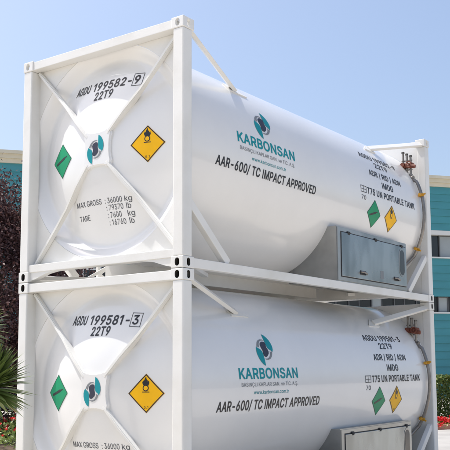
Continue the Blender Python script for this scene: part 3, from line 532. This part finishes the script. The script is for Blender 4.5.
for sy in (0, 1):
    bm = bmesh.new(); box(bm, (.155, .012, H-.112), (W-.155, .1325, H-.014), 0, .007, 2)
    link('end_beam', mir(bm, 0, sy), M['frame'], ROOT, 40)
    bm = bmesh.new(); box(bm, (.142, .020, .108), (W-.142, .1325, .196), 0, .007, 2)
    # haunches under the beam at both castings
    for s in (0, 1):
        fx = (lambda a, b, t: Vector((a, t, b))) if not s else (lambda a, b, t: Vector((W-a, t, b)))
        prism(bm, [(.155, .015), (.24, .03), (.42, .085), (.62, .112), (.155, .112)], fx, .03, .10)
    link('end_beam', mir(bm, 0, sy), M['frame'], ROOT, 40)
    # collar plate round the skirt
    bm = bmesh.new(); N2 = 128; ring = []
    for k in range(N2):
        a = 2*math.pi*k/N2; c, s = math.cos(a), math.sin(a)
        t = min((1.205/abs(c) if abs(c) > 1e-6 else 9), ((2.57-ZC if s > 0 else ZC-.15)/abs(s) if abs(s) > 1e-6 else 9))
        t = max(t, 1.196)
        ring.append(((XC+1.192*c, ZC+1.192*s), (XC+t*c, ZC+t*s)))
    vv = [[[bm.verts.new((p[0], y, p[1])) for p in rg] for rg in ring] for y in (.134, .146)]
    for k in range(N2):
        j = (k+1) % N2
        for y in (0, 1):
            bm.faces.new((vv[y][k][0], vv[y][j][0], vv[y][j][1], vv[y][k][1]))
        for i in (0, 1): bm.faces.new((vv[0][k][i], vv[0][j][i], vv[1][j][i], vv[1][k][i]))
    link('collar_plate', mir(bm, 0, sy), M['frame'], ROOT, 30)
    # four struts from the castings to the hub: webs standing on the dished head
    for sx in (0, 1):
        for sz in (0, 1):
            cx_, cz_ = (W-.17 if sx else .17), (H-.135 if sz else .215)
            dv = Vector((cx_-XC, 0, cz_-ZC)); Ln = dv.length; dv.normalize(); sd = Vector((-dv.z, 0, dv.x))
            def fr(a, b, t): return Vector((XC, 0, ZC))+dv*a+sd*t+Vector((0, b, 0))
            poly = [(.16, .014), (.24, .0), (.5, .016), (.8, .066), (1.05, .078), (Ln+.02, .09), (Ln+.02, .142), (1.15, .139), (.82, .126), (.66, .122), (.5, dome(.5)+.02), (.16, .06)]
            bm = bmesh.new(); prism(bm, poly, fr, -.021, .021)
            es = [e for e in bm.edges if e.calc_face_angle(0) > .9]
            bmesh.ops.bevel(bm, geom=es, offset=.009, segments=2, affect='EDGES')
            link('diagonal_strut', mir(bm, 0, sy), M['frame'], ROOT, 40)
    # hub plate
    bm = bmesh.new(); pts = []
    for q in range(4):
        a = R(45+90*q-1)
        for da, rd in ((-17, .222), (-11, .255), (0, .275), (11, .255), (17, .222), (31, .196), (45, .19), (59, .196)):
            an = math.atan2(ZC*0+1.05, 1.05)+R(90*q+da); pts.append((rd*math.cos(an), rd*math.sin(an)))
    prism(bm, pts, lambda a, b, t: Vector((XC+a, t, ZC+b)), .006, .055)
    es = [e for e in bm.edges if all(abs(v.co.y-.006) < 1e-5 for v in e.verts)]
    bmesh.ops.bevel(bm, geom=es, offset=.016, segments=3, affect='EDGES')
    hub = link('hub_plate', mir(bm, 0, sy), M['tank'], ROOT, 50)
    if sy == 0: make_logo(lambda a, b, off: Vector((a, .006-off, b)), XC-.02, ZC-.005, .118, hub)
for sx in (0, 1):
    bm = bmesh.new(); box(bm, (.012, .175, .008), (.092, L-.175, .108), 0, .007, 2)
    link('side_rail', mir(bm, sx, 0), M['frame'], ROOT, 40)
# bottom members seen through the gap: floor diagonals, rear saddle, belly pan
for sx in (0, 1):
    for sy in (0, 1):
        bm = bmesh.new(); bar(bm, (.10, .16, .06), (.80, 1.35, .085), .07, .045, bevel=.006)
        link('floor_brace', mir(bm, sx, sy), M['frame'], ROOT, 40)
bm = bmesh.new(); prism(bm, [(.09, .02), (W-.09, .02), (W-.09, .10), (XC+.5, .31), (XC, .20), (XC-.5, .31), (.09, .10)], lambda a, b, t: Vector((a, t, b)), L-1.27, L-1.21)
link('saddle', bm, M['frame'], ROOT)
bm = bmesh.new(); n = 10
lo = [(XC-.85+.80*i/n, .012+.03*(2*i/n-1)**2) for i in range(n+1)]
prism(bm, lo+[(XC-.05, .20), (XC-.85, .30)], lambda a, b, t: Vector((a, t, b)), 1.00, 4.60)
link('belly_pan', bm, M['frame'], ROOT, 30)
# pipe bracket and coiled hose on the left-hand rail near the front
for (p, q) in (((.06, .95, .10), (.30, 1.10, .26)), ((.06, 1.18, .10), (.06, 1.18, .30)), ((.06, 1.20, .20), (.06, 1.36, .30)), ((.06, 1.20, .20), (.06, 1.36, .10)), ((.06, .75, .10), (.06, .68, .30))):
    bm = bmesh.new(); bar(bm, p, q, .035, .04, up=(1, 0, .3), bevel=.004); link('pipe_bracket', bm, M['frame'], ROOT, 40)
bm = bmesh.new(); pts = []
for i in range(70):
    a = i*.42; pts.append((.20+.004*i, 1.62+.012*i+.10*math.cos(a), .165+.085*math.sin(a)))
tube(bm, pts, .013, 8); link('hose_coil', bm, M['frame'], ROOT, 40)

# valve cabinet on the right-hand side
CY0, CY1, CZ0, CZ1, CXO = 3.09, 5.15, .112, .828, W-.022
bm = bmesh.new(); n = 14; prof_in = []
for i in range(n+1):
    z = CZ0+(CZ1-CZ0)*i/n; prof_in.append((XC+math.sqrt(max(.2, RT*RT-(z-ZC)**2))-.004, z))
poly = prof_in+[(CXO, CZ1), (CXO, CZ0)]
prism(bm, poly, lambda a, b, t: Vector((a, t, b)), CY0, CY1)
es = [e for e in bm.edges if all(abs(v.co.x-CXO) < 1e-5 for v in e.verts)]
bmesh.ops.bevel(bm, geom=es, offset=.012, segments=2, affect='EDGES')
cab = link('valve_cabinet', bm, M['alu'], ROOT, 30)
def cbx(bm, y0, y1, z0, z1, x0, x1, mi=0, bev=0): return box(bm, (CXO+x0, y0, z0), (CXO+x1, y1, z1), mi, bev)
DY0, DY1, DZ0, DZ1 = CY0+.10, CY1-.05, CZ0+.07, CZ1-.07
bm = bmesh.new(); cbx(bm, DY0-.012, DY1+.012, DZ0-.012, DZ1+.012, -.002, .003); link('door_seal', bm, M['seal_and_shade'], cab)
bm = bmesh.new(); cbx(bm, DY0, DY1, DZ0, DZ1, -.001, .012, 0, .004); door = link('door', bm, M['alu_door'], cab)
for f in (.10, .50, .93):
    bm = bmesh.new(); y = DY0+(DY1-DY0)*f
    tube(bm, [(CXO+.014, y-.035, DZ1+.006), (CXO+.014, y+.035, DZ1+.006)], .010, 8)
    cbx(bm, y-.03, y+.03, DZ1-.022, DZ1+.026, .0, .013, 0, .002)
    link('hinge', bm, M['seal_and_shade'], cab)
for f in (.30, .83):
    bm = bmesh.new(); y = DY0+(DY1-DY0)*f; z = DZ0+.085
    cbx(bm, y-.09, y+.07, z-.028, z+.028, .010, .018, 0, .003)  # dark base stands in for the shadow under the handle bar
    tube(bm, [(CXO+.018, y-.07, z+.008), (CXO+.05, y-.05, z+.004), (CXO+.052, y+.04, z-.01), (CXO+.02, y+.085, z-.02)], [.012, .013, .011, .008], 8, 1)
    link('handle', bm, [M['seal_and_shade'], M['steel']], cab, 40)
bm = bmesh.new(); prism(bm, stadium(.19, .42), lambda a, b, t: Vector((CXO+t, DY1-.135+a, DZ1-.235+b)), .010, .016)
link('oval_cover', bm, M['alu'], cab)
bm = bmesh.new(); prism(bm, stadium(.145, .37), lambda a, b, t: Vector((CXO+t, DY1-.135+a, DZ1-.235+b)), .014, .018)
link('oval_window', bm, M['glass_dark'], cab)
bm = bmesh.new(); cbx(bm, DY0+1.08, DY0+1.17, DZ0+.05, DZ0+.16, .011, .014); link('rating_plate', bm, M['grey'], cab)

# vent stack and vent pipe at the rear of the jacket
SX, SYY = 2.20, 5.75
bm = bmesh.new()
for i, dx in enumerate((-.075, -.012, .052)):
    z1 = 2.39-.035*i
    tube(bm, [(SX+dx, SYY, 1.965), (SX+dx, SYY, z1-.02)], .019, 12)
    for zf in (2.0, 2.085, 2.235): tube(bm, [(SX+dx, SYY, zf), (SX+dx, SYY, zf+.014)], .030, 12); tube(bm, [(SX+dx, SYY, z1-.022), (SX+dx, SYY, z1)], .026, 10)
tube(bm, [(SX-.13, SYY, 1.965), (SX+.10, SYY, 1.955)], .034, 10)
stack = link('vent_stack', bm, M['steel'], ROOT, 45)
bm = bmesh.new()
box(bm, (SX-.125, SYY-.05, 2.12), (SX+.10, SYY+.05, 2.20), 0, .02)
tube(bm, [(SX+.02, SYY-.06, 2.14), (SX+.15, SYY-.05, 2.12)], .03, 8); tube(bm, [(SX-.06, SYY-.075, 2.17), (SX-.06, SYY+.05, 2.17)], .035, 8)
for dx in (-.09, -.03, .03, .085):
    for zz in (2.135, 2.185): tube(bm, [(SX+dx, SYY-.062, zz), (SX+dx, SYY-.045, zz)], .011, 6)
tube(bm, [(SX+.06, SYY-.05, 2.16), (SX+.06, SYY-.10, 2.16)], .012, 8)
ring_ = [(SX+.06+.045*math.cos(R(a)), SYY-.10, 2.16+.045*math.sin(R(a))) for a in range(0, 361, 30)]
tube(bm, ring_, .008, 6)
link('clamp', bm, M['rust'], stack, 45)
bm = bmesh.new(); RP = RT+.045
pts = [(SX+.02, SYY, 1.955), (SX+.075, SYY, 1.935)]
for a in range(24, -36, -3): pts.append((XC+RP*math.cos(R(a)), SYY, ZC+RP*math.sin(R(a))))
pts += [(XC+RP*math.cos(R(-40)), SYY-.08, ZC+RP*math.sin(R(-40))), (XC+RP*math.cos(R(-46)), SYY-.30, ZC+RP*math.sin(R(-46))), (XC+(RP-.02)*math.cos(R(-50)), 5.25, ZC+(RP-.02)*math.sin(R(-50)))]
tube(bm, pts, .025, 12); pipe = link('vent_pipe', bm, M['steel'], ROOT, 45)
for a in (13, -27):
    bm = bmesh.new(); p = Vector((XC+RP*math.cos(R(a)), SYY, ZC+RP*math.sin(R(a)))); tn = Vector((-math.sin(R(a)), 0, math.cos(R(a)))); nr = Vector((math.cos(R(a)), 0, math.sin(R(a))))
    tube(bm, [p-tn*.022, p+tn*.022], .038, 12); tube(bm, [p-nr*.05-Vector((0, .02, 0)), p+nr*.075-Vector((0, .02, 0))], .014, 8); tube(bm, [p-Vector((0, .09, 0)), p], .022, 8)
    link('pipe_clip', bm, M['brass'], pipe, 45)
# writing and labels
ff = lambda a, b: F_front(a, b, .003); fs = lambda a, b: F_side(a, b, .003)
lettering('AGDU', ff, .690, .955, 2.095, .098, vessel, 'black', True, .13, slope=-.02)
lettering('22T9', ff, 1.06, 1.345, 1.965, .095, vessel, 'black', True, .13)
for s, a0, a1, z in (('MAX GROSS', .80, 1.21, .785), (': 36000', 1.262, 1.498, .785), ('kg', 1.53, 1.625, .785), (': 79370', 1.268, 1.50, .710), ('lb', 1.54, 1.60, .710), ('TARE', .81, .99, .637), (': 7600', 1.272, 1.46, .632), ('kg', 1.54, 1.63, .632), (': 16760', 1.276, 1.50, .555), ('lb', 1.545, 1.605, .555)):
    lettering(s, ff, a0, a1, z, .058, vessel, 'grey_text', False)
d = D2S
make_logo(lambda a, b, off: F_side(1.545+(a-1.545)*1.14, b, off), 1.545, 21.2*d, .145, vessel, R(4))
lettering('KARBONSAN', fs, .965, 2.125, 5.2*d, 5.5*d, vessel, 'teal', True)
lettering('BASINÇLI KAPLAR SAN. ve TİC. A.Ş.', fs, 1.00, 2.11, 1.15*d, 2.0*d, vessel, 'grey', False)
lettering('www.karbonsan.com.tr', fs, 1.225, 1.915, -2.9*d, 1.9*d, vessel, 'teal', False)
lettering('AAR-600/ TC IMPACT APPROVED', fs, .58, 2.61, -10.8*d, 4.9*d, vessel, 'black', True, .12)
lettering('22T9', fs, 4.42, 4.82, 23.6*d, 4.2*d, vessel, 'black', True)
lettering('ADR / RID / ADN', fs, 4.13, 5.13, 15.4*d, 4.2*d, vessel, 'black', True)
lettering('IMDG', fs, 4.46, 4.81, 8.2*d, 4.2*d, vessel, 'black', True)
lettering('T75 UN PORTABLE TANK', fs, 3.97, 5.50, .9*d, 4.2*d, vessel, 'black', True)
lettering('70', fs, 3.80, 3.93, -4.0*d, 2.9*d, vessel, 'grey_text', False)
bm = bmesh.new(); fo = lambda a, b, o: F_side(a, b, o)
z0, z1 = .7*d, 5.3*d
rect = lambda a, b, c, e: [(a, b), (c, b), (c, e), (a, e)]
frame_ring(bm, rect(3.78, z0, 3.945, z1), rect(3.79, z0+.01, 3.935, z1-.01), fo, 0, .003)
gridpoly(bm, rect(3.80, z0+.042, 3.925, z0+.050), fo, 0, .0035); gridpoly(bm, rect(3.858, z0+.012, 3.866, z1-.012), fo, 0, .0042)
bmesh.ops.recalc_face_normals(bm, faces=bm.faces[:])
link('marking_frame', bm, M['grey_text'], vessel)
make_label(F_side, 4.19, -11.6*d, .2, 'green', vessel)
make_label(F_side, 4.715, -11.6*d, .2, 'yellow', vessel)
make_label(F_front, .560, 1.358, .2, 'green', vessel)
make_label(F_front, 1.857, 1.358, .2, 'yellow', vessel)

def copy_tree(o, parent=None):
    c = o.copy(); COL.objects.link(c)
    if parent: c.parent = parent
    for ch in [x for x in o.children]: copy_tree(ch, c)
    return c
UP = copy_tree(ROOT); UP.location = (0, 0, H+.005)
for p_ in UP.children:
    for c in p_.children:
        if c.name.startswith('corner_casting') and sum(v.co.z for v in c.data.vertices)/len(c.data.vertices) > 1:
            c.data = c.data.copy(); c.data.materials[1] = M['frame']      # open to the sky: pale inside, daylight put into the colour
GRP = 'white portable tank containers stacked in the yard'
tag(ROOT, 'lower white tank container in the stack, marked AGDU 199581-3', 'tank container', GRP)
tag(UP, 'upper white tank container on top of the stack, marked AGDU 199582-9', 'tank container', GRP)
def serial(root, num, chk):
    ve = [c for c in root.children if c.name.startswith('tank_vessel')][0]
    lettering(num+'-', ff, 1.01, 1.575, 2.088, .098, ve, 'black', True, .13, slope=-.03)
    lettering(chk, ff, 1.612, 1.685, 2.070, .096, ve, 'black', True, .06)
    bm = bmesh.new(); sk = lambda a, b: (a+.012*(b-2.04)/.16, b)
    o = [sk(1.583, 2.046), sk(1.715, 2.037), sk(1.715, 2.187), sk(1.583, 2.196)]; i_ = [sk(1.590, 2.053), sk(1.708, 2.044), sk(1.708, 2.180), sk(1.590, 2.189)]
    frame_ring(bm, o, i_, F_front, 0, .003); bmesh.ops.recalc_face_normals(bm, faces=bm.faces[:])
    link('marking_frame', bm, M['grey_text'], ve)
    lettering('AGDU '+num+'-'+chk, fs, 4.05, 5.20, 29.6*d, 4.2*d, ve, 'black', True)
serial(ROOT, '199581', '3'); serial(UP, '199582', '9')

# ------------------------------------------------------------------ planting
def leaf(bm, p, size, mi=0, up=.3, wid=.55):
    n = Vector((random.gauss(0, 1), random.gauss(0, 1), random.gauss(0, 1)+up)).normalized()
    a = n.orthogonal().normalized(); a.rotate(Matrix.Rotation(random.uniform(0, 6.28), 3, n)); b = n.cross(a)
    l, w = size, size*wid
    vs = [bm.verts.new(p+a*l*x+b*w*y+n*z*size) for x, y, z in ((-.5, 0, 0), (0, -.5, .06), (.5, 0, -.05), (0, .5, .06))]
    bm.faces.new(vs).material_index = mi

def limb(bm, p, q, r0_, r1_, n=8, wob=.08):
    pts = []; d_ = Vector(q)-Vector(p); L_ = d_.length
    for i in range(6):
        t = i/5; pts.append(Vector(p)+d_*t+Vector((random.gauss(0, 1), random.gauss(0, 1), 0))*wob*L_*.3*math.sin(math.pi*t))
    tube(bm, pts, [r0_+(r1_-r0_)*i/5 for i in range(6)], n); return pts

def plum_tree(base, H0, cr, ch, label, seed, nclump, nleaf):
    random.seed(seed)
    t = empty('purple_plum_tree', base); tag(t, label, 'tree')
    bm = bmesh.new(); fork = Vector((.1, .05, H0*.28))
    limb(bm, (0, 0, -.05), fork, .16, .12, 10)
    ends = []
    for k in range(8):
        a = k*2.4; e = Vector((math.cos(a)*cr*.6, math.sin(a)*cr*.6, H0*.28+ch*random.uniform(.35, .75)))
        limb(bm, fork, e, .07, .02); ends.append(e)
        for j in range(3):
            e2 = e+Vector((random.gauss(0, .5), random.gauss(0, .5), random.uniform(.1, .7))); limb(bm, e, e2, .022, .007, 6)
    link('trunk', bm, M['bark'], t, 50)
    bm = bmesh.new(); cz = H0-ch/2
    for k in range(nclump):
        while True:
            v = Vector((random.uniform(-1, 1), random.uniform(-1, 1), random.uniform(-1, 1)))
            if .25 < v.length < 1: break
        v = v.normalized()*v.length**.5
        lump = (1+.15*math.sin(3*math.atan2(v.y, v.x)+seed+2*v.z)+.14*math.sin(6*v.z+3*v.x)+.08*math.sin(9*v.y+4*v.z))*(1.06-.22*max(0, -v.z))
        c = Vector((v.x*cr*lump, v.y*cr*lump, cz+v.z*ch/2*lump)); cs = random.uniform(.14, .36)
        mi = 1 if random.random() < .3 else 0
        for j in range(nleaf):
            p = c+Vector((random.gauss(0, cs), random.gauss(0, cs), random.gauss(0, cs*.8)))
            leaf(bm, p, random.uniform(.055, .115), mi if random.random() < .8 else 1-mi)
    link('crown', bm, [M['purple_a'], M['purple_b']], t)
    return t
plum_tree((-10.6, 7.7, 0), 6.4, 2.0, 5.8, 'dark purple leaved plum tree left of the tanks before the teal building', 3, 1000, 95)

# yucca close to the left end of the containers
def yucca(base, heads, label):
    t = empty('yucca_plant', base); tag(t, label, 'plant')
    bm = bmesh.new()
    for hx, hy, hz, rad in heads:
        limb(bm, (hx*.2, hy*.2, -.03), (hx, hy, hz), .075, .055, 10, .04)
    link('trunk', bm, M['bark'], t, 50)
    for hx, hy, hz, rad in heads:
        bm = bmesh.new(); o = Vector((hx, hy, hz)); n = 320
        for k in range(n):
            el = R(random.uniform(-35, 85)); az = k*2.399+random.gauss(0, .1)
            ln = rad*random.uniform(.82, 1.05); wd_ = random.uniform(.028, .040)
            dr = Vector((math.cos(az)*math.cos(el), math.sin(az)*math.cos(el), math.sin(el)))
            sd = Vector((-math.sin(az), math.cos(az), 0)); nm = dr.cross(sd)
            dry = el < R(-25) and random.random() < .5
            pr = None
            for i in range(7):
                s = i/6; w_ = wd_*(.55+1.2*s if s < .35 else .97*(1-((s-.35)/.65)**1.6))
                c = o+dr*(.03+ln*s)+Vector((0, 0, -1))*(.07*s*s*math.cos(el)*ln)
                row = [bm.verts.new(c-sd*w_), bm.verts.new(c+nm*w_*.35*(1 if True else 0)), bm.verts.new(c+sd*w_)]
                if pr:
                    for j in (0, 1): bm.faces.new((pr[j], pr[j+1], row[j+1], row[j])).material_index = 1 if dry else 0
                pr = row
        link('leaf_rosette', bm, [M['yucca'], M['yucca_dry']], t)
    return t
yucca((1.18, -1.30, 0), [(-.03, .02, 1.44, .44), (-.16, -.06, 2.0, .33)], 'green spiky yucca close beside the left end of the container stack')

def flower_bed(name, label, c, ax, la, wa, h, nb, nl, nf, fsz=.045):
    """bushy bed along ax; leaves with red blooms on top"""
    random.seed(len(name)+nb)
    bm = bmesh.new(); ax = Vector(ax).normalized(); pv = Vector((ax.y, -ax.x, 0)); c = Vector(c)
    for k in range(nb):
        o = c+ax*random.uniform(-la, la)+pv*random.uniform(-wa, wa); hh = h*random.uniform(.6, 1.1); rd = random.uniform(.25, .45)
        for j in range(nl):
            a = random.uniform(0, 6.28); rr_ = rd*math.sqrt(random.random()); zt = hh*(1-.5*(rr_/rd)**2)
            p = o+Vector((math.cos(a)*rr_, math.sin(a)*rr_, zt*random.uniform(.15, 1)**.6)); leaf(bm, p, random.uniform(.05, .10), 0, .6)
        for j in range(nf):
            a = random.uniform(0, 6.28); rr_ = rd*math.sqrt(random.random()); zt = hh*(1.04-.5*(rr_/rd)**2)
            p = o+Vector((math.cos(a)*rr_, math.sin(a)*rr_, zt))
            for q in range(7): leaf(bm, p+Vector((random.gauss(0, fsz*.4), random.gauss(0, fsz*.4), random.gauss(0, fsz*.3))), fsz*1.1, 1, .8, .9)
    return tag(link(name, bm, [M['bed_leaf'], M['petal']]), label, None, None, 'stuff')
bdv = (bd.x, bd.y, 0)
def sheet(name, c, ax, la, wa, z, m):
    bm = bmesh.new(); ax = Vector(ax).normalized(); pv = Vector((ax.y, -ax.x, 0)); c = Vector(c)
    bm.faces.new([bm.verts.new(c+ax*a+pv*b+Vector((0, 0, z))) for a, b in ((-la, -wa), (la, -wa), (la, wa), (-la, wa))])
    bmesh.ops.recalc_face_normals(bm, faces=bm.faces[:])
    return tag(link(name, bm, m), None, None, None, 'structure')
M['paving'] = mat('grey_paving', (.33, .32, .30), .8, var=.1, scale=1.5, bump=.2, bscale=30)
sheet('pavement', (1.63, 12.4, 0), bdv, 9, 3.5, .004, M['paving'])
sheet('soil_bed', (-9.0, 7.6, 0), bdv, 6, 3.6, .004, M['soil'])
flower_bed('flower_bed', 'low green bed with red flowers at the foot of the purple tree', (-8.8, 7.2, 0), bdv, 5.2, 3.0, .66, 230, 150, 5)
sheet('soil_strip', (-1.9, 15.75, 0), bdv, 8, .85, .004, M['soil'])
flower_bed('flower_border', 'narrow strip of red flowers between hedge and kerb', Vector((-1.42, 14.95, 0)), bdv, 7.5, .17, .30, 90, 70, 18, .055)
# kerb
bm = bmesh.new(); kc = Vector((-1.15, 14.72, 0))
s = -7.6
while s < 7.6:
    vs = box(bm, (s, -.07, -.02), (s+.985, .07, .13), 0, .012)
    allv = {v for v in vs if v.is_valid}
    for v in allv: v.co = kc+bd*v.co.x+bn*v.co.y+Vector((0, 0, v.co.z))
    s += 1
tag(link('kerb', bm, M['kerbm']), None, None, None, 'structure')
# clipped hedge
random.seed(21)
hd = empty('hedge', (-1.95, 15.75, 0)); tag(hd, 'clipped green hedge before the teal building right of the tanks', 'hedge')
bm = bmesh.new()
for k in range(26):
    o = bd*(-7+k*.55)+bn*random.uniform(-.2, .2)
    for j in range(4): limb(bm, o+Vector((0, 0, -.02)), o+Vector((random.gauss(0, .2), random.gauss(0, .2), .95)), .018, .006, 5)
link('stem', bm, M['bark'], hd)
bm = bmesh.new()
for k in range(75000):
    a, b, z = random.uniform(-7.2, 7.2), random.uniform(-1, 1), random.random()
    # push towards the shell
    if random.random() < .7:
        if random.random() < .5: z = 1-abs(random.gauss(0, .06))
        else: b = math.copysign(1-abs(random.gauss(0, .12)), b)
    top = 1.22+.10*math.sin(a*1.9)+.07*math.sin(a*4.3+1)
    wv = .50+.08*math.sin(a*2.7+2)+.05*math.sin(z*9+a*3)
    p = bd*a+bn*(b*wv)+Vector((0, 0, .06+z*top)); leaf(bm, p, random.uniform(.06, .105), 1 if random.random() < (.5 if z > .8 else .15) else 0, .5)
link('foliage', bm, [M['hedge_a'], M['hedge_b']], hd)
